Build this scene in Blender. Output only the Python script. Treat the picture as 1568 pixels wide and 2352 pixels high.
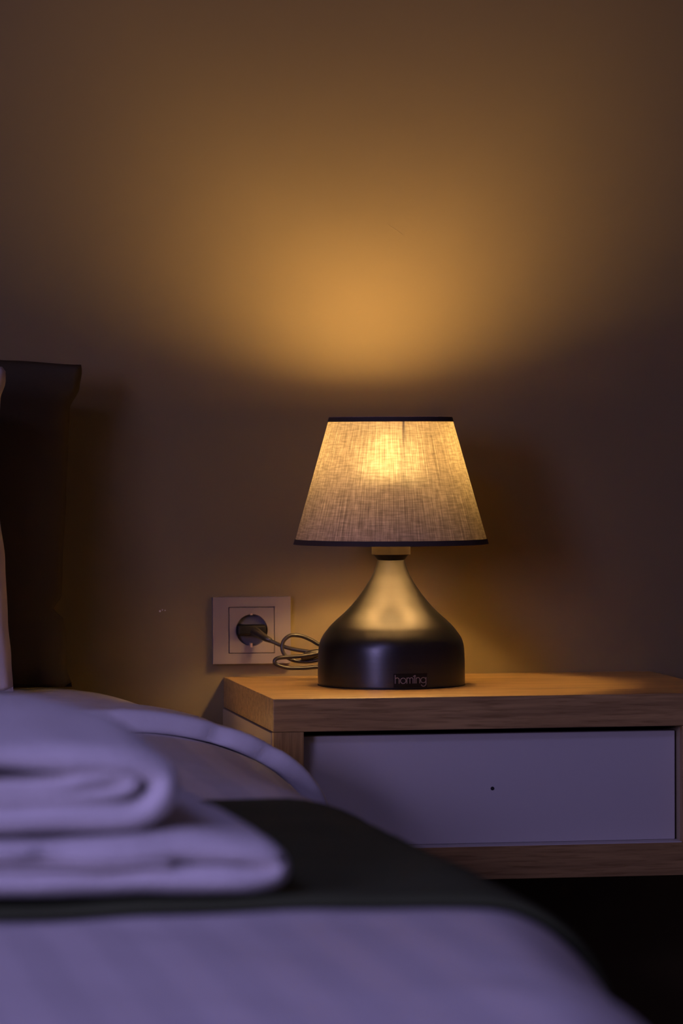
import bpy, bmesh, math, random
from mathutils import Vector, Matrix, noise
random.seed(4)
for o in list(bpy.data.objects): bpy.data.objects.remove(o)
C = bpy.context.scene.collection
sc = bpy.context.scene
PI = math.pi

# ------------------------------------------------------------------ camera
YAW, PITCH, ROLL = .16694, -.01853, -.00339
cam_d = bpy.data.cameras.new('camera'); cam = bpy.data.objects.new('camera', cam_d); C.objects.link(cam)
F = Vector((math.sin(YAW)*math.cos(PITCH), math.cos(YAW)*math.cos(PITCH), math.sin(PITCH)))
Rt = Vector((math.cos(YAW), -math.sin(YAW), 0)); Up = Rt.cross(F)
Xc = Rt*math.cos(ROLL) + Up*math.sin(ROLL); Yc = -Rt*math.sin(ROLL) + Up*math.cos(ROLL)
M = Matrix((Xc, Yc, -F)).transposed().to_4x4(); M.translation = (-.61952, -4.13543, .78527)
cam.matrix_world = M
cam_d.sensor_fit = 'VERTICAL'; cam_d.sensor_height = 36; cam_d.sensor_width = 24; cam_d.lens = 132.516
cam_d.clip_start = .05; cam_d.clip_end = 60
cam_d.dof.use_dof = True; cam_d.dof.focus_distance = 4.33; cam_d.dof.aperture_fstop = 6.2
sc.camera = cam
# ------------------------------------------------------------------ world and light
w = bpy.data.worlds.new('dusk'); sc.world = w; w.use_nodes = True
w.node_tree.nodes['Background'].inputs[0].default_value = (.12, .1, .3, 1)
w.node_tree.nodes['Background'].inputs[1].default_value = .05
def area(name, loc, target, sx, sy, power, col, spread=180):
    l = bpy.data.lights.new(name, 'AREA'); l.shape = 'RECTANGLE'; l.size = sx; l.size_y = sy
    l.energy = power; l.color = col; l.spread = math.radians(spread)
    o = bpy.data.objects.new(name, l); C.objects.link(o); o.location = loc
    o.rotation_euler = (Vector(target)-Vector(loc)).to_track_quat('-Z', 'Y').to_euler()
    return o
area('window_daylight', (-3.36, -4.7, 1.55), (0.2, -2.7, .9), 1.2, 1.35, 80, (.52, .43, 1.0))
area('ceiling_fill', (-1.75, -3.35, 2.50), (-1.75, -3.35, 0), .85, .85, 23, (.40, .36, 1.0))  # added purple fill from above, out of view, for bedding and drawer
BULB = 355; BULB_COL = (1.0, .59, .22)
vs = sc.view_settings; vs.view_transform = 'Standard'; vs.look = 'None'; vs.exposure = 0; vs.gamma = 1; vs.use_curve_mapping = False

# ------------------------------------------------------------------ materials
def mat(name, col, rough=.6, metal=0, spec=.5, bump=None, var=None, sheen=0, emis=None):
    """bump=(scale xyz, strength, distance, detail); var=(scale xyz, amount)"""
    m = bpy.data.materials.new(name); m.use_nodes = True; nt = m.node_tree; b = nt.nodes['Principled BSDF']
    b.inputs['Base Color'].default_value = (*col, 1); b.inputs['Roughness'].default_value = rough
    b.inputs['Metallic'].default_value = metal; b.inputs['Specular IOR Level'].default_value = spec
    if sheen: b.inputs['Sheen Weight'].default_value = sheen
    def nz(scale, detail=3):
        tc = nt.nodes.new('ShaderNodeTexCoord'); mp = nt.nodes.new('ShaderNodeMapping'); n = nt.nodes.new('ShaderNodeTexNoise')
        mp.inputs['Scale'].default_value = scale; n.inputs['Scale'].default_value = 1; n.inputs['Detail'].default_value = detail
        nt.links.new(tc.outputs['Object'], mp.inputs[0]); nt.links.new(mp.outputs[0], n.inputs['Vector']); return n
    if bump:
        n = nz(bump[0], bump[3] if len(bump) > 3 else 3); bp = nt.nodes.new('ShaderNodeBump')
        bp.inputs['Strength'].default_value = bump[1]; bp.inputs['Distance'].default_value = bump[2]
        nt.links.new(n.outputs[0], bp.inputs['Height']); nt.links.new(bp.outputs[0], b.inputs['Normal'])
    if var:
        n = nz(var[0], 5); r = nt.nodes.new('ShaderNodeMapRange'); r.inputs[1].default_value = .3; r.inputs[2].default_value = .7
        r.inputs[3].default_value = 1-var[1]; r.inputs[4].default_value = 1+var[1]*.5
        mx = nt.nodes.new('ShaderNodeVectorMath'); mx.operation = 'SCALE'; mx.inputs[0].default_value = col
        nt.links.new(n.outputs[0], r.inputs[0]); nt.links.new(r.outputs[0], mx.inputs['Scale']); nt.links.new(mx.outputs[0], b.inputs['Base Color'])
    if emis:
        b.inputs['Emission Color'].default_value = (*emis[0], 1); b.inputs['Emission Strength'].default_value = emis[1]
    return m
def oak(name, scale):
    m = bpy.data.materials.new(name); m.use_nodes = True; nt = m.node_tree; b = nt.nodes['Principled BSDF']
    tc = nt.nodes.new('ShaderNodeTexCoord')
    def layer(sc_, det, lo, hi, c0, c1):
        mp = nt.nodes.new('ShaderNodeMapping'); mp.inputs['Scale'].default_value = sc_
        n = nt.nodes.new('ShaderNodeTexNoise'); n.inputs['Scale'].default_value = 1; n.inputs['Detail'].default_value = det
        n.inputs['Distortion'].default_value = .4
        r = nt.nodes.new('ShaderNodeValToRGB'); r.color_ramp.elements[0].position = lo; r.color_ramp.elements[1].position = hi
        r.color_ramp.elements[0].color = (*c0, 1); r.color_ramp.elements[1].color = (*c1, 1)
        nt.links.new(tc.outputs['Object'], mp.inputs[0]); nt.links.new(mp.outputs[0], n.inputs['Vector']); nt.links.new(n.outputs[0], r.inputs[0])
        return n, r
    n1, r1 = layer(scale, 4, .32, .66, (.30, .178, .064), (.505, .315, .116))
    n2, r2 = layer([s*3.2 for s in scale], 3, .34, .5, (.72, .68, .62), (1, 1, 1))
    mx = nt.nodes.new('ShaderNodeVectorMath'); mx.operation = 'MULTIPLY'
    nt.links.new(r1.outputs[0], mx.inputs[0]); nt.links.new(r2.outputs[0], mx.inputs[1]); nt.links.new(mx.outputs[0], b.inputs['Base Color'])
    bp = nt.nodes.new('ShaderNodeBump'); bp.inputs['Strength'].default_value = .25; bp.inputs['Distance'].default_value = .0004
    nt.links.new(n2.outputs[0], bp.inputs['Height']); nt.links.new(bp.outputs[0], b.inputs['Normal'])
    b.inputs['Roughness'].default_value = .42; b.inputs['Specular IOR Level'].default_value = .5
    return m
def stripes(name, c0, c1, width, bumpd=.0006):
    """satin stripe cloth, stripes run along y"""
    m = bpy.data.materials.new(name); m.use_nodes = True; nt = m.node_tree; b = nt.nodes['Principled BSDF']
    tc = nt.nodes.new('ShaderNodeTexCoord'); sx = nt.nodes.new('ShaderNodeSeparateXYZ'); nt.links.new(tc.outputs['UV'], sx.inputs[0])
    mu = nt.nodes.new('ShaderNodeMath'); mu.operation = 'MULTIPLY'; mu.inputs[1].default_value = PI/width
    sn = nt.nodes.new('ShaderNodeMath'); sn.operation = 'SINE'
    r = nt.nodes.new('ShaderNodeMapRange'); r.inputs[1].default_value = -.35; r.inputs[2].default_value = .35
    nt.links.new(sx.outputs[0], mu.inputs[0]); nt.links.new(mu.outputs[0], sn.inputs[0]); nt.links.new(sn.outputs[0], r.inputs[0])
    mx = nt.nodes.new('ShaderNodeMix'); mx.data_type = 'RGBA'; mx.inputs[6].default_value = (*c0, 1); mx.inputs[7].default_value = (*c1, 1)
    nt.links.new(r.outputs[0], mx.inputs[0]); nt.links.new(mx.outputs[2], b.inputs['Base Color'])
    rr = nt.nodes.new('ShaderNodeMapRange'); rr.inputs[3].default_value = .58; rr.inputs[4].default_value = .75
    nt.links.new(r.outputs[0], rr.inputs[0]); nt.links.new(rr.outputs[0], b.inputs['Roughness'])
    n = nt.nodes.new('ShaderNodeTexNoise'); n.inputs['Scale'].default_value = 35; n.inputs['Detail'].default_value = 4
    nt.links.new(tc.outputs['Object'], n.inputs['Vector'])
    bp = nt.nodes.new('ShaderNodeBump'); bp.inputs['Strength'].default_value = .35; bp.inputs['Distance'].default_value = .004
    nt.links.new(n.outputs[0], bp.inputs['Height']); nt.links.new(bp.outputs[0], b.inputs['Normal'])
    return m

# wall paint: warm taupe emulsion with roller texture
M_wall = mat('taupe_paint', (.190, .145, .070), .85, spec=.2, bump=((260, 260, 260), .12, .0006, 2), var=((2.5, 2.5, 2.5), .05))
M_room = mat('room_paint', (.20, .18, .17), .9, spec=.2, bump=((200, 200, 200), .1, .0005))
M_ceil = mat('ceiling_paint', (.30, .28, .27), .9, spec=.2, bump=((200, 200, 200), .1, .0005))
M_floor = mat('dark_floor', (.09, .06, .045), .5, bump=((6, 60, 6), .2, .001), var=((2, 24, 2), .4))
M_oakx = oak('oak_laminate', (7, 80, 130))
M_oakz = oak('oak_laminate_upright', (150, 90, 7))
M_white = mat('white_laminate', (.62, .585, .55), .55, spec=.35, bump=((300, 300, 300), .05, .0003))
M_cream = mat('cream_laminate', (.46, .37, .24), .55, spec=.3)
M_pillow = mat('ivory_cotton', (.76, .64, .54), .75, bump=((60, 60, 60), .3, .002, 4))
M_gap = mat('cabinet_inside', (.02, .018, .018), .8)
M_plate = mat('socket_plastic', (.18, .148, .14), .42, spec=.4)
M_hole = mat('socket_well', (.11, .10, .105), .35, spec=.5)
M_brass = mat('earth_clip_brass', (.9, .62, .28), .45, metal=.3)
M_black = mat('black_plastic', (.006, .005, .005), .5, spec=.2)
M_cord = mat('black_cord', (.026, .022, .017), .35, spec=.5)
M_body = mat('brushed_black_metal', (.008, .0075, .007), .33, metal=0, bump=((3, 3, 1500), .45, .0001, 2), var=((2, 2, 900), .3))
M_rim = mat('dark_bias_trim', (.05, .032, .022), .8)
M_collar = mat('socket_ring', (.028, .021, .014), .7, spec=.1)
M_tag = mat('black_sticker', (.004, .004, .004), .35, spec=.3)
M_ink = mat('sticker_print', (.25, .20, .17), .6)
M_led = mat('white_bulb_housing', (.7, .7, .68), .5)
M_bulb = mat('glowing_bulb', (.9, .8, .6), .4, emis=(BULB_COL, BULB))
M_wire = mat('steel_wire', (.4, .38, .35), .4, metal=1)
M_duvet = stripes('white_satin_stripe', (.80, .765, .74), (.71, .68, .66), .0265)
M_cuff = mat('white_sheet', (.80, .77, .76), .7, bump=((28, 28, 28), .5, .006, 4))
M_sheet = mat('white_cotton', (.78, .75, .73), .7, bump=((60, 60, 60), .3, .002, 4))
M_runner = mat('charcoal_runner', (.075, .088, .042), .9, spec=.15, bump=((4, 90, 4), .5, .002), var=((3, 60, 3), .18))
M_towel = mat('terry_towel', (.78, .74, .71), .95, spec=.1, bump=((260, 260, 260), .9, .003, 3), var=((25, 25, 25), .05), sheen=.3)
M_cush = mat('brown_velvet', (.07, .053, .030), .9, spec=.1, bump=((40, 40, 40), .4, .002, 4), sheen=.0)
M_fleck = mat('bare_plaster', (.55, .5, .5), .9)
M_glass = mat('window_glass', (.8, .85, .9), .05)
M_glass.node_tree.nodes['Principled BSDF'].inputs['Transmission Weight'].default_value = 1

M_body.node_tree.nodes['Principled BSDF'].inputs['IOR'].default_value = 1.65
# lampshade: linen outside, white liner inside, lets a little of the bulb's light through
def shade_mat():
    m = bpy.data.materials.new('linen_shade'); m.use_nodes = True; nt = m.node_tree
    for n in list(nt.nodes): nt.nodes.remove(n)
    N = nt.nodes.new; L = nt.links.new
    out = N('ShaderNodeOutputMaterial'); tc = N('ShaderNodeTexCoord'); uv = tc.outputs['UV']
    def nz(sx, sy, det, lo, hi, a, b):
        mp = N('ShaderNodeMapping'); mp.inputs['Scale'].default_value = (sx, sy, 1); n = N('ShaderNodeTexNoise')
        n.noise_dimensions = '2D'; n.inputs['Scale'].default_value = 1; n.inputs['Detail'].default_value = det
        r = N('ShaderNodeMapRange'); r.inputs[1].default_value = lo; r.inputs[2].default_value = hi; r.inputs[3].default_value = a; r.inputs[4].default_value = b
        L(uv, mp.inputs[0]); L(mp.outputs[0], n.inputs['Vector']); L(n.outputs[0], r.inputs[0]); return r.outputs[0]
    def mul(a, b):
        k = N('ShaderNodeMath'); k.operation = 'MULTIPLY'; L(a, k.inputs[0]); L(b, k.inputs[1]); return k.outputs[0]
    v = nz(1150, 14, 2, .3, .7, .66, 1.28)          # warp threads
    h = nz(60, 480, 2, .3, .7, .80, 1.2)           # weft threads
    s = nz(320, 60, 4, .3, .7, .80, 1.2)           # slubs
    bl = nz(9, 5, 2, .3, .7, .88, 1.1)
    k = mul(mul(v, h), mul(s, bl))
    def scaled(col):
        q = N('ShaderNodeVectorMath'); q.operation = 'SCALE'; q.inputs[0].default_value = col; L(k, q.inputs['Scale']); return q.outputs[0]
    tr = N('ShaderNodeBsdfTranslucent'); L(scaled((.0156, .0129, .0074)), tr.inputs[0])
    df = N('ShaderNodeBsdfDiffuse'); L(scaled((.34, .225, .18)), df.inputs[0])
    wh = N('ShaderNodeBsdfDiffuse'); wh.inputs[0].default_value = (.33, .30, .25, 1)
    ge = N('ShaderNodeNewGeometry'); mi = N('ShaderNodeMixShader'); L(ge.outputs['Backfacing'], mi.inputs[0]); L(df.outputs[0], mi.inputs[1]); L(wh.outputs[0], mi.inputs[2])
    rf = N('ShaderNodeBsdfRefraction'); rf.inputs['Roughness'].default_value = .95; rf.inputs['IOR'].default_value = 1.25; L(scaled((.0030, .0030, .0022)), rf.inputs[0])
    a2 = N('ShaderNodeAddShader')
    ad = N('ShaderNodeAddShader'); L(tr.outputs[0], ad.inputs[0]); L(mi.outputs[0], ad.inputs[1]); L(ad.outputs[0], a2.inputs[0]); L(rf.outputs[0], a2.inputs[1]); L(a2.outputs[0], out.inputs[0])
    return m
M_shade = shade_mat()

# ------------------------------------------------------------------ helpers
def out(name, bm, m, parent=None, smooth=False, bevel=0, seg=2, recalc=True):
    if recalc: bmesh.ops.recalc_face_normals(bm, faces=bm.faces[:])
    me = bpy.data.meshes.new(name); bm.to_mesh(me); bm.free()
    if smooth:
        for p in me.polygons: p.use_smooth = True
    o = bpy.data.objects.new(name, me); C.objects.link(o); me.materials.append(m)
    if parent:
        o.parent = parent
        r = parent
        while r.parent: r = r.parent
        o.matrix_parent_inverse = Matrix.Translation(-r.location) if parent is r else Matrix()
        if parent is not r: pass
    if bevel:
        b = o.modifiers.new('bevel', 'BEVEL'); b.width = bevel; b.segments = seg; b.limit_method = 'ANGLE'; b.angle_limit = .6
    return o
def root(name, loc, label, cat):
    o = bpy.data.objects.new(name, None); C.objects.link(o); o.location = loc; o.empty_display_size = .05
    o['label'] = label; o['category'] = cat; return o
def tag(o, label, cat): o['label'] = label; o['category'] = cat; return o
def box(bm, x0, x1, y0, y1, z0, z1):
    v = [bm.verts.new(p) for p in ((x0,y0,z0),(x1,y0,z0),(x1,y1,z0),(x0,y1,z0),(x0,y0,z1),(x1,y0,z1),(x1,y1,z1),(x0,y1,z1))]
    for f in ((0,3,2,1),(4,5,6,7),(0,1,5,4),(1,2,6,5),(2,3,7,6),(3,0,4,7)): bm.faces.new([v[i] for i in f])
def bx(*a):
    bm = bmesh.new(); box(bm, *a); return bm
def lathe(prof, cx, cy, n=96, cap0=True, cap1=True, uv=False):
    bm = bmesh.new(); rings = []
    for r, z in prof: rings.append([bm.verts.new((cx+r*math.cos(2*PI*i/n), cy+r*math.sin(2*PI*i/n), z)) for i in range(n)])
    ul = bm.loops.layers.uv.new('UVMap') if uv else None
    for j in range(len(rings)-1):
        for i in range(n):
            k = (i+1) % n; f = bm.faces.new((rings[j][i], rings[j][k], rings[j+1][k], rings[j+1][i]))
            if uv:
                for l, (a, b) in zip(f.loops, ((i, j), (i+1, j), (i+1, j+1), (i, j+1))): l[ul].uv = (a/n, b/(len(rings)-1))
    if cap0: bm.faces.new(list(reversed(rings[0])))
    if cap1: bm.faces.new(rings[-1])
    return bm
def catmull(pts, k=8):
    P = [Vector(p) for p in pts]; P = [2*P[0]-P[1]] + P + [2*P[-1]-P[-2]]; o = []
    for i in range(1, len(P)-2):
        for j in range(k):
            t = j/k; a, b, c, d = P[i-1], P[i], P[i+1], P[i+2]
            o.append(.5*((2*b)+(c-a)*t+(2*a-5*b+4*c-d)*t*t+(3*b-a-3*c+d)*t**3))
    o.append(P[-2]); return o
def tube(bm, pts, r, n=12):
    rings = []; up = Vector((0, .3, 1)).normalized()
    for i, p in enumerate(pts):
        t = (pts[min(i+1, len(pts)-1)]-pts[max(i-1, 0)]).normalized()
        u = (up - t*up.dot(t)).normalized(); up = u; v = t.cross(u); rr = r(i/(len(pts)-1)) if callable(r) else r
        rings.append([bm.verts.new(p+(u*math.cos(2*PI*k/n)+v*math.sin(2*PI*k/n))*rr) for k in range(n)])
    for a, b in zip(rings, rings[1:]):
        for k in range(n): bm.faces.new((a[k], a[(k+1) % n], b[(k+1) % n], b[k]))
    bm.faces.new(list(reversed(rings[0]))); bm.faces.new(rings[-1])
def sm(a, b, x):
    t = min(1, max(0, (x-a)/(b-a))); return t*t*(3-2*t)
def lerp_tab(tab, x):
    if x <= tab[0][0]: return tab[0][1]
    for (a, va), (b, vb) in zip(tab, tab[1:]):
        if x <= b: t = (x-a)/(b-a); t = t*t*(3-2*t); return va+(vb-va)*t
    return tab[-1][1]
def struct(name, bm, m, **k):
    o = out(name, bm, m, **k); o['kind'] = 'structure'; return o

# ------------------------------------------------------------------ room shell
X0, X1, Y0, Y1, ZC = -3.5, 2.1, -6.0, .4092, 2.6
KY = .4092/.33
struct('floor', bx(X0-.12, X1+.12, Y0-.12, Y1+.12, -.1, 0), M_floor)
struct('ceiling', bx(X0-.12, X1+.12, Y0-.12, Y1+.12, ZC, ZC+.1), M_ceil)
wall_back = struct('wall_back', bx(X0-.12, X1+.12, Y1, Y1+.12, 0, ZC), M_wall)
struct('wall_front', bx(X0-.12, X1+.12, Y0-.12, Y0, 0, ZC), M_room)
struct('wall_right', bx(X1, X1+.12, Y0, Y1, 0, ZC), M_room)
WY0, WY1, WZ0, WZ1 = -5.4, -4.0, .85, 2.25
bm = bmesh.new()
box(bm, X0-.12, X0, Y0, WY0, 0, ZC); box(bm, X0-.12, X0, WY1, Y1, 0, ZC)
box(bm, X0-.12, X0, WY0, WY1, 0, WZ0); box(bm, X0-.12, X0, WY0, WY1, WZ1, ZC)
struct('wall_left', bm, M_room)
bm = bmesh.new(); t = .06
box(bm, X0-.09, X0-.03, WY0, WY0+t, WZ0, WZ1); box(bm, X0-.09, X0-.03, WY1-t, WY1, WZ0, WZ1)
box(bm, X0-.09, X0-.03, WY0+t, WY1-t, WZ0, WZ0+t); box(bm, X0-.09, X0-.03, WY0+t, WY1-t, WZ1-t, WZ1)
box(bm, X0-.08, X0-.04, -4.72, -4.68, WZ0+t, WZ1-t)
win = struct('window_1', bm, M_white)
wg = out('pane', bx(X0-.063, X0-.057, WY0+t, WY1-t, WZ0+t, WZ1-t), M_glass, win)
cl = root('added_ceiling_panel', (-1.75, -3.35, 2.6), 'unseen square ceiling panel added to go with the purple fill light', 'lamp')  # unseen fitting added around the overhead purple fill
bm = bmesh.new(); box(bm, -2.21, -1.29, -3.81, -3.78, 2.53, 2.6); box(bm, -2.21, -1.29, -2.92, -2.89, 2.53, 2.6); box(bm, -2.21, -2.18, -3.78, -2.92, 2.53, 2.6); box(bm, -1.32, -1.29, -3.78, -2.92, 2.53, 2.6)
out('frame', bm, M_white, cl)
out('diffuser', bx(-2.18, -1.32, -3.78, -2.92, 2.54, 2.56), M_led, cl)
# bare spots in the paint
bm = bmesh.new()
for (x, z, r) in ((-.0775, .5809, .0011), (-.0745, .5824, .0007), (-.0712, .5818, .0007)):
    bmesh.ops.create_icosphere(bm, subdivisions=2, radius=r, matrix=Matrix.Translation((x, Y1-.0001, z)) @ Matrix.Diagonal((1, .3, 1, 1)))
chip = out('paint_chip', bm, M_fleck, wall_back)
bm = bmesh.new(); tube(bm, catmull([(.2048, Y1, 1.0518), (.2095, Y1, 1.0482), (.2155, Y1, 1.0450), (.2237, Y1, 1.0385)], 4), .00035, 6)
out('hairline_scratch', bm, M_wall, wall_back)

# ------------------------------------------------------------------ nightstand
NW, ND, T = .5332, Y1, .0367
ns = root('nightstand', (0, 0, .294), 'wall-hung oak nightstand with one white drawer, under the lamp', 'nightstand')
ZT = .5; ZB0, ZB1 = .294, .331
out('top_board', bx(0, NW, 0, ND-.001, ZT-T, ZT), M_oakx, ns, bevel=.0006)
out('bottom_board', bx(0, NW, 0, ND-.001, ZB0, ZB1), M_oakx, ns, bevel=.0006)
out('post', bx(0, .034, 0, .012, ZB1, ZT-T-.0003), M_oakz, ns, bevel=.0004)
out('post', bx((.4673), NW, 0, .012, ZB1, ZT-T-.0003), M_oakz, ns, bevel=.0004)
s_ = out('side_panel', bx(-.0012, .034, .0125, ND-.001, ZB1, ZT-T-.0018), M_cream, ns, bevel=.0004); s_['label'] = 'cream side panel'
out('side_panel', bx((.4673), NW, .0125, ND-.001, ZB1, ZT-T-.0018), M_cream, ns, bevel=.0004)['label'] = 'cream side panel'
out('back_panel', bx(.0345, .467, ND-.012, ND-.001, ZB1, ZT-T), M_gap, ns)
out('drawer_ledge', bx(.0345, .4670, .0022, .06, ZB1, ZB1+.0012), M_white, ns)
bm = bx(.0348, .4648, .024, .042, ZB1+.0014, .4562)
dr = out('drawer', bm, M_white, ns, bevel=.0008); dr['label'] = 'plain white drawer front without a knob'
bm = bmesh.new(); box(bm, .045, .455, .043, .38, ZB1+.006, ZT-T-.02)
dbx = out('drawer_box', bm, M_gap, dr)
bm = bmesh.new(); bmesh.ops.create_cone(bm, cap_ends=True, segments=24, radius1=.0021, radius2=.0021, depth=.004, matrix=Matrix.Translation((.2529, .0256, .3940)) @ Matrix.Rotation(PI/2, 4, 'X'))
out('screw_hole', bm, M_gap, dr)['label'] = 'small dark screw hole for a missing knob'

# ------------------------------------------------------------------ table lamp
LX, LY = .1727, .2171
lamp = root('table_lamp', (LX, LY, ZT), 'lit table lamp with brown linen cone shade and black metal base', 'lamp'); lamp.scale = (1.0055,)*3
prof = [(.080, ZT+.0002), (.0845, ZT+.0008), (.0858, ZT+.003), (.0856, .5306), (.0848, .5448), (.083, .552), (.0801, .5578), (.0752, .5645), (.0713, .5693), (.0636, .5768), (.0555, .5841),
        (.0475, .592), (.0414, .5991), (.0361, .6058), (.0312, .6128), (.0264, .6205), (.0231, .6262), (.0206, .6314), (.0184, .637), (.0168, .6418), (.0156, .6458), (.0148, .6461)]
pp = catmull([(r, 0, z) for r, z in prof], 4)
out('base', lathe([(p.x, p.z) for p in pp], LX, LY, 160), M_body, lamp, smooth=True)['label'] = 'bell-shaped brushed black metal base'
out('base_foot', lathe([(.081, ZT), (.0862, ZT), (.0862, ZT+.0014), (.081, ZT+.0014)], LX, LY, 128), M_black, lamp)
out('neck_ring', lathe([(.0150, .6459), (.0156, .6463), (.0198, .6512), (.0204, .6520), (.0150, .6522)], LX, LY, 64), M_black, lamp, smooth=False)
out('socket_collar', lathe([(.0180, .6518), (.0220, .6518), (.0226, .6526), (.0226, .6690), (.0200, .672), (.0180, .6722), (.0180, .705), (.010, .706)], LX, LY, 64), M_collar, lamp, bevel=.0003)
RB, RT_, ZSB, ZST = .1132, .0713, .6646, .8122
# shade cloth
bm = bmesh.new(); n = 192; rows = 40; ul = bm.loops.layers.uv.new('UVMap'); g = []
for j in range(rows+1):
    t = j/rows; r = RB+(RT_-RB)*t; z = ZSB+(ZST+.0008-ZSB)*t
    g.append([bm.verts.new((LX+r*math.cos(2*PI*i/n), LY+r*math.sin(2*PI*i/n), z)) for i in range(n)])
for j in range(rows):
    for i in range(n):
        k = (i+1) % n; f = bm.faces.new((g[j][i], g[j][k], g[j+1][k], g[j+1][i]))
        for l, (a, b) in zip(f.loops, ((i, j), (i+1, j), (i+1, j+1), (i, j+1))): l[ul].uv = (a/n*.62, b/rows*.15)
shade = out('shade', bm, M_shade, lamp, smooth=True, recalc=False); shade['label'] = 'brown linen cone shade, glowing near its top'
def hoop(r, z, hgt, th, dr=0):
    return lathe([(r-th, z), (r+th, z), (r+th-dr, z+hgt), (r-th-dr, z+hgt), (r-th, z)], LX, LY, 128, False, False)
sl = (RB-RT_)/(ZST-ZSB)
out('bottom_trim', hoop(RB, ZSB, .0060, .0009, sl*.0060), M_rim, shade)
out('top_trim', hoop(RT_+.0050*sl, ZST-.0050, .0054, .0009, sl*.0054), M_rim, shade)
# wire spider inside the shade
bm = bmesh.new()
ca = math.atan2(-4.352, -.792)
for q in range(3):
    a = ca + .20 + q*2*PI/3; d = Vector((math.cos(a), math.sin(a), 0)); c0 = Vector((LX, LY, 0))
    tube(bm, catmull([c0+d*.0175+Vector((0, 0, .700)), c0+d*.05+Vector((0, 0, .713)), c0+d*.066+Vector((0, 0, .745)), c0+d*.0705+Vector((0, 0, .806))], 8), .0011, 8)
out('shade_carrier', bm, M_wire, lamp, smooth=True)
# bulb: opaque white housing, glowing dome
out('bulb_housing', lathe([(.012, .7062), (.0140, .709), (.0165, .717), (.0200, .728), (.0260, .735), (.0303, .7385)], LX, LY, 64), M_led, lamp, smooth=True)
dome = [(.0298*math.cos(t*PI/2/10)+.0004, .7387+.055*math.sin(t*PI/2/10)) for t in range(11)]
out('bulb', lathe(dome, LX, LY, 64), M_bulb, lamp, smooth=True)
# flex and plug
cp = [(.0362, .319, .5552), (.041, .309, .552), (.0464, .298, .5482), (.0613, .290, .5407), (.0733, .284, .5363), (.0903, .28, .533), (.1115, .276, .5297),
      (.135, .27, .532), (.140, .268, .538), (.128, .268, .5415), (.1095, .27, .5405), (.0962, .27, .5472), (.084, .269, .552), (.0713, .268, .5526), (.0629, .268, .5459), (.0613, .267, .5361), (.0661, .266, .5277),
      (.0777, .265, .5224), (.0936, .263, .5217), (.1095, .26, .5252), (.128, .256, .529), (.134, .253, .533), (.122, .25, .535), (.1028, .248, .5325), (.0844, .246, .5299), (.066, .246, .5286), (.0528, .246, .5277), (.0481, .246, .5241), (.0508, .246, .5195),
      (.0634, .246, .5157), (.0844, .248, .5150), (.1055, .25, .5163), (.130, .252, .5150), (.150, .256, .5095), (.17, .262, .5050), (.186, .258, .5050), (.19, .25, .506)]
cp = [(x, y*KY, z+.0004) for x, y, z in cp]
bm = bmesh.new(); tube(bm, catmull(cp, 8), .0024, 10)
cord = out('cord', bm, M_cord, lamp, smooth=True); cord['label'] = 'thin dark power cord looped beside the base'
bm = bmesh.new(); tube(bm, catmull([(.0362, .396, .5556), (.041, .385, .5524), (.0464, .370, .5486), (.0525, .3645, .5456)], 8), lambda t: .0066-.0036*t, 12)
plug_sleeve = bm
bm = bmesh.new()
box(bm, .0155, .0515, Y1-.018, Y1-.0012, .5504, .5636)
plug = out('plug', bm, M_black, lamp, bevel=.003, seg=3); plug['label'] = 'flat black plug'
out('cord_sleeve', plug_sleeve, M_cord, plug, smooth=True)
bm = bmesh.new(); pts = catmull([(.083, .325, .5262), (.092, .325, .5292), (.102, .325, .5318), (.112, .325, .5325)], 6); tube(bm, pts, lambda t: .0034+.0022*math.sin(PI*t), 12)
out('cable_tie', bm, M_cord, lamp, smooth=True)['label'] = 'dark tie bundling the looped cord'
# sticker with the maker's name, bent round the base
camdir = Vector((-.79222, -4.35253, 0)).normalized(); a0 = math.atan2(camdir.y, camdir.x); SC = 1/1965.
def cyl(px, py, off):          # px: offset from the sticker view axis in 1/1965 m, py: height
    th = math.asin(px*SC/.0858); a = a0+th; r = .0858+off
    return Vector((LX+r*math.cos(a), LY+r*math.sin(a), py))
def zy(py): return ZT + (1582.4-py)*SC + .0006
bm = bmesh.new(); g = []
for i in range(13):
    px = 4.6+75.5*i/12
    g.append([bm.verts.new(cyl(px, zy(1580.0), .00006)), bm.verts.new(cyl(px, zy(1547.5), .00006)), bm.verts.new(cyl(px, zy(1547.5), .0003)), bm.verts.new(cyl(px, zy(1580.0), .0003))])
for a, b in zip(g, g[1:]):
    for k in range(4): bm.faces.new((a[k], a[(k+1) % 4], b[(k+1) % 4], b[k]))
bm.faces.new(g[0]); bm.faces.new(g[-1])
st = out('sticker', bm, M_tag, lamp); st['label'] = 'small black sticker reading homing'
def arc(cx, cy, r, a, b, n=14): return [(cx+r*math.cos(math.radians(a+(b-a)*i/n)), cy+r*math.sin(math.radians(a+(b-a)*i/n))) for i in range(n+1)]
strokes = [ [(355, 400), (355, 655)], [(355, 545)]+arc(412, 540, 57, 180, 360)+[(469, 655)],
    arc(588, 572, 80, 0, 360, 24),
    [(697, 480), (697, 655)], [(697, 540)]+arc(741, 530, 44, 180, 360)+[(785, 655)], [(785, 540)]+arc(831, 530, 46, 180, 360)+[(877, 655)],
    [(925, 440), (925, 655)], [(880, 455), (938, 415), (955, 452)],
    [(968, 480), (968, 655)], [(968, 545)]+arc(1022, 538, 54, 180, 360)+[(1076, 655)],
    arc(1180, 565, 78, 0, 360, 24), [(1258, 480), (1258, 670)]+arc(1186, 672, 72, 0, 165) ]
bm = bmesh.new()
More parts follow.
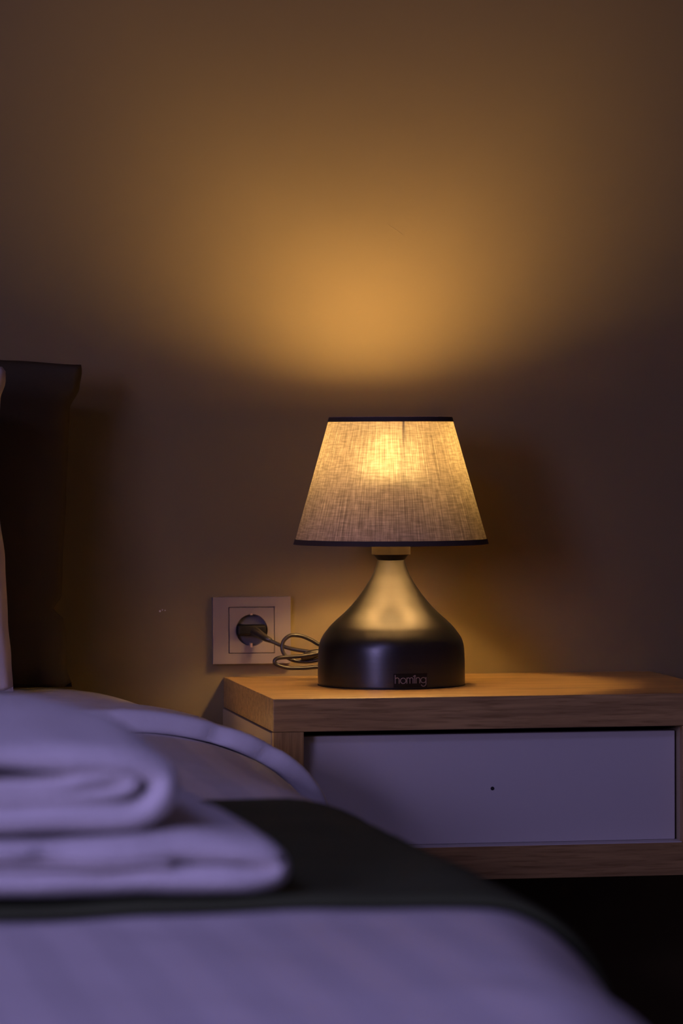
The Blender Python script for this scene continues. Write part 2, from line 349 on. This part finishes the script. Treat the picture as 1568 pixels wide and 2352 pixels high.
for s in strokes:
    P = [Vector((880+x/13.067-898.7, 1520+y/13.067)) for x, y in s]; hw = .85; L_ = []
    closed = (P[0]-P[-1]).length < .01
    for i, p in enumerate(P):
        if closed and i in (0, len(P)-1): t = P[1]-P[-2]
        else: t = P[min(i+1, len(P)-1)]-P[max(i-1, 0)]
        t.normalize(); nn = Vector((-t.y, t.x))*hw
        L_.append([bm.verts.new(cyl(q.x, zy(q.y), o_)) for q, o_ in ((p+nn, .00025), (p-nn, .00025), (p-nn, .00048), (p+nn, .00048))])
    for a, b in zip(L_, L_[1:]):
        for k in range(4): bm.faces.new((a[k], a[(k+1) % 4], b[(k+1) % 4], b[k]))
out('lettering', bm, M_ink, st)['label'] = 'grey lowercase word homing'

# ------------------------------------------------------------------ wall socket
so = root('wall_socket', (.0334, Y1, .5562), 'grey wall socket with a black plug pushed in, left of the lamp', 'socket')
def plate_hole(x0, x1, z0, z1, cx, cz, hole, y0, y1, n=64):
    """rectangular plate with a round or rectangular hole"""
    bm = bmesh.new(); rings = []
    def rect(a, X0_, X1_, Z0_, Z1_):
        dx, dz = math.cos(a), math.sin(a); tx = ((X1_ if dx > 0 else X0_)-cx)/dx if abs(dx) > 1e-9 else 1e9; tz = ((Z1_ if dz > 0 else Z0_)-cz)/dz if abs(dz) > 1e-9 else 1e9
        t = min(tx, tz); return cx+dx*t, cz+dz*t
    angs = sorted([2*PI*i/n for i in range(n)] + [math.atan2(z-cz, x-cx) % (2*PI) for x in (x0, x1) for z in (z0, z1)] + ([math.atan2(z-cz, x-cx) % (2*PI) for x in hole[:2] for z in hole[2:]] if len(hole) == 4 else []))
    for a in angs:
        ox, oz = rect(a, x0, x1, z0, z1)
        ix, iz = (cx+hole[0]*math.cos(a), cz+hole[0]*math.sin(a)) if len(hole) == 1 else rect(a, *hole)
        rings.append([bm.verts.new(p) for p in ((ox, y0, oz), (ix, y0, iz), (ix, y1, iz), (ox, y1, oz))])
    for a, b in zip(rings, rings[1:]+rings[:1]):
        for k in range(4): bm.faces.new((a[k], a[(k+1) % 4], b[(k+1) % 4], b[k]))
    bmesh.ops.remove_doubles(bm, verts=bm.verts[:], dist=1e-6)
    return bm
out('frame', plate_hole(-.0140, .0814, .5162, .5974, .0335, .5571, (.0052, .0618, .5287, .5855), Y1-.0095, Y1-.0005), M_plate, so, bevel=.0014)
out('insert', plate_hole(.0061, .0609, .5296, .5846, .0335, .5571, (.0193,), Y1-.0098, Y1-.0005), M_plate, so, bevel=.0004)
bm = lathe([(.0193, 0), (.0193, .0002)], 0, 0, 64); bmesh.ops.transform(bm, matrix=Matrix.Translation((.0335, Y1-.0008, .5571)) @ Matrix.Rotation(PI/2, 4, 'X'), verts=bm.verts[:])
out('well', bm, M_hole, so)
for z0, z1 in ((.5752, .5772), (.5362, .5412)): out('earth_clip', bx(.0318, .0346, Y1-.0100, Y1-.0008, z0, z1), M_brass, so, bevel=.0004)['label'] = 'brass earth clip'

# ------------------------------------------------------------------ bed
BXC, HW = -.86, .84
def edge_x(y):   # right edge of the draped cloth relative to BXC + HW
    return lerp_tab([(-1.9, -.075), (-1.6, -.035), (-1.3, 0.0), (-.7, .0), (-.35, .012), (-.13, .030), (-.07, .024), (-.01, -.016), (.33, -.02)], y)
def rad(y): return lerp_tab([(-1.9, .10), (-1.3, .09), (-.7, .12), (-.35, .17), (-.1, .195), (.33, .2)], y)
FY = -1.88
def bedP(s, y, off=0.0):
    """s: distance across from the centre along the cloth, y along the bed; off lifts off the surface"""
    sg = 1 if s >= 0 else -1; r = rad(y); v = .10; fr = .10
    hw = HW + edge_x(y); a = abs(s)-(hw-r); b = -(y-(FY+fr))
    la = (r+v)/2; lb = fr
    aa = max(0, a)/la; bb = max(0, b)/lb
    q = math.hypot(aa, bb)
    zt = .475 - .003*sm(-.7, -1.5, -abs(y))*0 - .002*sm(.6, 1.4, -y) + .004*math.sin(3.1*y+1)*.6
    if q < 1e-6: return Vector((BXC+sg*(hw-r+a), y*KY, zt+off))
    th = min(q, PI/2); ex = max(0, q-PI/2)
    ua, ub = aa/q, bb/q
    hx = (r*math.sin(th) + off*math.sin(th))*ua; hy = (fr*math.sin(th)+off*math.sin(th))*ub
    drop = v*(1-math.cos(th)) + ex*.1
    ex2 = max(0, drop-.06)
    wob = ex2*.10*math.sin((y*9 if ua > ub else s*9)+1.3)+ex2*.06*math.sin((y*23 if ua > ub else s*21))
    fl = 1-sm(-.2, -.02, y)
    x = (hw-r) + (a if a < 0 else hx) + (wob + ex2*.10)*ua*fl
    yy = (y if b < 0 else FY+fr-hy-wob*ub - ex2*.06*ub)
    return Vector((BXC+sg*x, yy*KY, max(.10, zt-drop+off*math.cos(th))))
def wr(p, amp, fr_): return noise.noise(p*fr_)*amp
def cloth(name, m, s0, s1, y0, y1, off, thick, ns_, ny_, parent=None, amp=.002, fr_=7, sk=None):
    bm = bmesh.new(); ul = bm.loops.layers.uv.new('UVMap'); T_ = []; B_ = []
    for j in range(ny_+1):
        yq = j/ny_; rt = []; rb = []
        for i in range(ns_+1):
            s = s0+(s1-s0)*i/ns_; y = y0+(y1+(sk(s) if sk else 0)-y0)*yq
            e = max(0, 1-min(min(yq, 1-yq)*(y1-y0)/.012, 1))*thick*.45 if thick else 0
            p = bedP(s, y, off+thick-e); k = wr(p, amp, fr_)+wr(p+Vector((5, 5, 5)), amp*.5, fr_*2.7)
            p.z += k; rt.append(bm.verts.new(p))
            if thick: q = bedP(s, y, off); q.z += k*.6; rb.append(bm.verts.new(q))
        T_.append(rt); B_.append(rb)
    def f(q, c):
        fc = bm.faces.new(q)
        for l, cc in zip(fc.loops, c): l[ul].uv = cc
    ss = lambda i: s0+(s1-s0)*i/ns_
    for j in range(ny_):
        for i in range(ns_):
            f((T_[j][i], T_[j][i+1], T_[j+1][i+1], T_[j+1][i]), ((ss(i), 0), (ss(i+1), 0), (ss(i+1), 0), (ss(i), 0)))
            if thick: f((B_[j][i], B_[j+1][i], B_[j+1][i+1], B_[j][i+1]), ((0, 0),)*4)
    if thick:
        for i in range(ns_):
            f((T_[0][i], B_[0][i], B_[0][i+1], T_[0][i+1]), ((0, 0),)*4); f((T_[-1][i], T_[-1][i+1], B_[-1][i+1], B_[-1][i]), ((0, 0),)*4)
        for j in range(ny_):
            f((T_[j][0], T_[j+1][0], B_[j+1][0], B_[j][0]), ((0, 0),)*4); f((T_[j][-1], B_[j][-1], B_[j+1][-1], T_[j+1][-1]), ((0, 0),)*4)
    return out(name, bm, m, parent, smooth=True)
bed = root('bed', (BXC, -.85, 0), 'double bed with white bedding left of the nightstand', 'bed')
out('mattress', bx(BXC-.74, BXC+.74, -2.05, .37, .24, .452), M_sheet, bed, bevel=.04, seg=4)
out('bed_base', bx(BXC-.72, BXC+.72, -2.03, .38, .09, .24), M_floor, bed, bevel=.008)
for lx in (-.65, .65):
    for ly in (-1.9, .3): out('leg', bx(BXC+lx-.03, BXC+lx+.03, ly-.03, ly+.03, 0, .09), M_black, bed)
dv = cloth('duvet', M_duvet, -1.14, 1.14, -2.12, .24, 0, .0, 190, 190, amp=.0030, fr_=6)
so_ = dv.modifiers.new('thick', 'SOLIDIFY'); so_.thickness = .012; so_.offset = -1
tag(dv, 'white duvet with satin stripes spread over the bed', 'duvet')
# turned-down cuff at the head: a padded fold with a round front and small creases
bm = bmesh.new(); ns_ = 260; rings = []
TH = .024
for i in range(ns_+1):
    s = -1.06+2.12*i/ns_; ring = []
    yf = -.128 + .006*math.sin(s*7)+.004*math.sin(s*19+1)
    crease = sum(math.exp(-(abs(s-c)/.006)**1.3)*d for c, d in ((.66, .2), (.752, .8), (.797, .6), (.42, .5), (.2, .6), (-.1, .5), (-.4, .6)))
    th = TH*(1+.06*math.sin(s*31)+.05*math.sin(s*13+2))
    nose = .013*(1-.75*min(1, crease)); th *= 1-.12*min(1, crease); yf += .011*min(1, crease)
    sec = []
    for k in range(13):                       # round nose
        t = -PI/2+PI*k/12; sec.append((yf+nose*(1-max(0, math.cos(t))**.45), th*(.5+.5*math.copysign(abs(math.sin(t))**.8, t))))
    for k in range(1, 15): y = yf+nose+(.25-yf-nose)*k/14; sec.append((y, th*(1-.25*sm(.05, .25, y))))
    for k in range(7): y = .25-(.25-yf-nose)*k/7; sec.append((y, 0))
    for y, o_ in sec:
        p = bedP(s, y, .001+o_); p.z += wr(p, .004, 5)*(o_/TH); 
        if y < yf+nose: p.y += (.003*crease if o_ > .1*TH else 0)
        ring.append(bm.verts.new(p))
    rings.append(ring)
nk = len(rings[0])
for a, b in zip(rings, rings[1:]):
    for k in range(nk): bm.faces.new((a[k], a[(k+1) % nk], b[(k+1) % nk], b[k]))
bm.faces.new(rings[0]); bm.faces.new(list(reversed(rings[-1])))
out('turned_down_cuff', bm, M_cuff, dv, smooth=True)['label'] = 'plain white edge folded back towards the pillows'
rn = cloth('bed_runner', M_runner, -1.04, 1.04, -1.352, -.735, .0035, .006, 160, 60, amp=.0030, fr_=6, sk=lambda s: -.035*sm(.5, .85, s))
tag(rn, 'charcoal bed runner laid across the white duvet, under the towels', 'bed runner')

# ------------------------------------------------------------------ towels
def fold(name, paths, y0, y1, label, skew, puff, seed, wid):
    """paths: list of (centre line in x,z ; half thickness); extruded along the bed with soft ends"""
    bm = bmesh.new(); nY = 44
    for pi, (line, ht) in enumerate(paths):
        c = catmull([(x, 0, z) for x, z in line], 7); N_ = len(c)
        rings = []
        for j in range(nY+1):
            t = j/nY; y = y0+(y1-y0)*t
            e = min(t, 1-t)*(y1-y0); rr = math.sqrt(max(0, 1-(1-min(1, e/ht))**2)) if e < ht else 1
            h = ht*max(.12, rr)
            top = []; bot = []
            for i, p in enumerate(c):
                tg = (c[min(i+1, N_-1)]-c[max(i-1, 0)]).normalized(); nn = Vector((-tg.z, 0, tg.x))
                pf = puff(p.x, p.z, y)
                q = Vector((p.x+skew(y), y*KY+wr(Vector((p.x, seed, p.z*3)), .008, 13)*(1-t)+(.004 if pi else 0)*(1-t), p.z+pf))
                nz_ = wr(Vector((p.x*1.3+seed+pi*3, y, p.z*2+i*.0)), .0026, 22)+wr(Vector((p.x+seed, y, p.z*1.5)), .0045, 9)
                endr = 1.0
                if i < 3: endr = (i+.4)/3.4
                if i > N_-4: endr = (N_-1-i+.4)/3.4
                endr = math.sqrt(endr)
                top.append(bm.verts.new(q+nn*(h*endr+nz_))); bot.append(bm.verts.new(q-nn*(h*endr)+Vector((0, 0, nz_*.5))))
            rings.append(top+list(reversed(bot)))
        K = len(rings[0])
        for a, b in zip(rings, rings[1:]):
            for k in range(K): bm.faces.new((a[k], a[(k+1) % K], b[(k+1) % K], b[k]))
        for rg in (rings[0], list(reversed(rings[-1]))):
            half = K//2
            for k in range(half-1):
                bm.faces.new((rg[k], rg[k+1], rg[K-2-k], rg[K-1-k]))
    o = out(name, bm, M_towel, None, smooth=True); tag(o, label, 'towel'); return o
XL = -.75
def zmap(line, z0, k, n0): return [(x, n0+(z-z0)*k) for x, z in line]
low = [(zmap([(XL, .4970), (-.55, .4965), (-.42, .4960), (-.33, .4955), (-.272, .4950), (-.2465, .4995), (-.2425, .5085), (-.250, .5185), (-.272, .5240), (-.302, .5275), (-.34, .5225), (-.42, .5195), (-.55, .5185), (XL, .518)], .4865, .76, .4882), .0084),
       (zmap([(XL, .5085), (-.5, .5085), (-.36, .5088), (-.335, .5095), (-.315, .5090)], .4865, .76, .4882), .0014)]
fold('folded_towel', low, -1.347, -.93, 'white terry towel folded flat on the dark runner, lower of two', lambda y: -.004-.012*sm(-1.25, -.95, y), lambda x, z, y: .003*math.sin(x*14+2)*(z-.485)/.05, 1.7, 0)
up = [([(XL, .5370), (-.52, .5370), (-.42, .5360), (-.36, .5345), (-.333, .5362), (-.3180, .5465), (-.3150, .5600), (-.3210, .5685), (-.3400, .5755), (-.38, .5775), (-.45, .5775), (-.55, .577), (XL, .577)], .0085),
      ([(XL, .5490), (-.48, .5490), (-.40, .5487), (-.354, .5505), (-.3365, .5570), (-.340, .5640), (-.355, .5658), (-.374, .5625), (-.400, .5575), (-.52, .5565), (XL, .5565)], .0055)]
fold('folded_towel', up, -1.335, -.98, 'puffy white terry towel lying on top of the other folded towel', lambda y: -.004-.041*sm(-1.26, -.98, y), lambda x, z, y: (.003*math.sin(x*11+1) + .015*math.sin(PI*min(1, (y+1.325)/.335*.8)))*sm(.553, .58, z), 5.1, 0)

# ------------------------------------------------------------------ pillows
def pillow(name, m, xr, xl, z0, z1, yc, thick, right_tab, top_tab, label, lean, seed, crease=None):
    bm = bmesh.new(); nu, nv = 60, 70; S = []
    for side in (1, -1):
        g = []
        for j in range(nv+1):
            v = j/nv; row = []
            for i in range(nu+1):
                u = i/nu
                xa = xl + (1-lerp_tab(right_tab, v))*0; xrv = xr + lerp_tab(right_tab, v); xlv = xl - lerp_tab(right_tab, v)
                x = xlv+(xrv-xlv)*u; zt = z1+lerp_tab(top_tab, u); z = z0+(zt-z0)*v
                eu = 1-abs(2*u-1)**3.2; ev = 1-abs(2*v-1)**3.2
                d = thick/2*(max(0, eu)**.62)*(max(0, ev)**.62)
                p = Vector((x, 0, z)); d *= 1+.12*noise.noise(p*5+Vector((seed, 0, 0)))+.05*noise.noise(p*14+Vector((seed, 0, 0)))
                y = yc*KY - side*d + lean*(z-z0)
                row.append((x, y, z))
            g.append(row)
        S.append(g)
    vv = {}
    def V(sd, j, i):
        key = (0 if (i in (0, nu) or j in (0, nv)) else sd, j, i)
        if key not in vv: vv[key] = bm.verts.new(S[sd][j][i])
        return vv[key]
    for sd in (0, 1):
        for j in range(nv):
            for i in range(nu): bm.faces.new((V(sd, j, i), V(sd, j, i+1), V(sd, j+1, i+1), V(sd, j+1, i)))
    o = out(name, bm, m, None, smooth=True); tag(o, label, 'pillow'); return o
pillow('cushion', M_cush, -.1812, -.80, .499, .8775, .225, .13,
       [(0, -.016), (.06, -.022), (.16, -.022), (.215, -.026), (.240, -.037), (.285, -.027), (.36, -.026), (.6, -.021), (.75, -.018), (.86, -.016), (.93, -.004), (.98, -.001), (1, -.002)],
       [(0, 0), (.08, .009), (.5, .006), (.78, .0115), (.86, .005), (1, .0)],
       'dark brown upright cushion leaning against the wall', .04, 3)
pillow('pillow', M_pillow, -.2820, -.97, .506, .8675, .085, .10,
       [(0, .002), (.1, .000), (.22, -.0035), (.4, -.006), (.55, -.012), (.75, -.016), (.9, -.010), (.955, -.004), (.985, -.004), (1, -.008)],
       [(0, .0), (.2, .0), (.8, .004), (.93, .010), (1, .004)],
       'white pillow standing in front of the dark brown cushion', .03, 9)
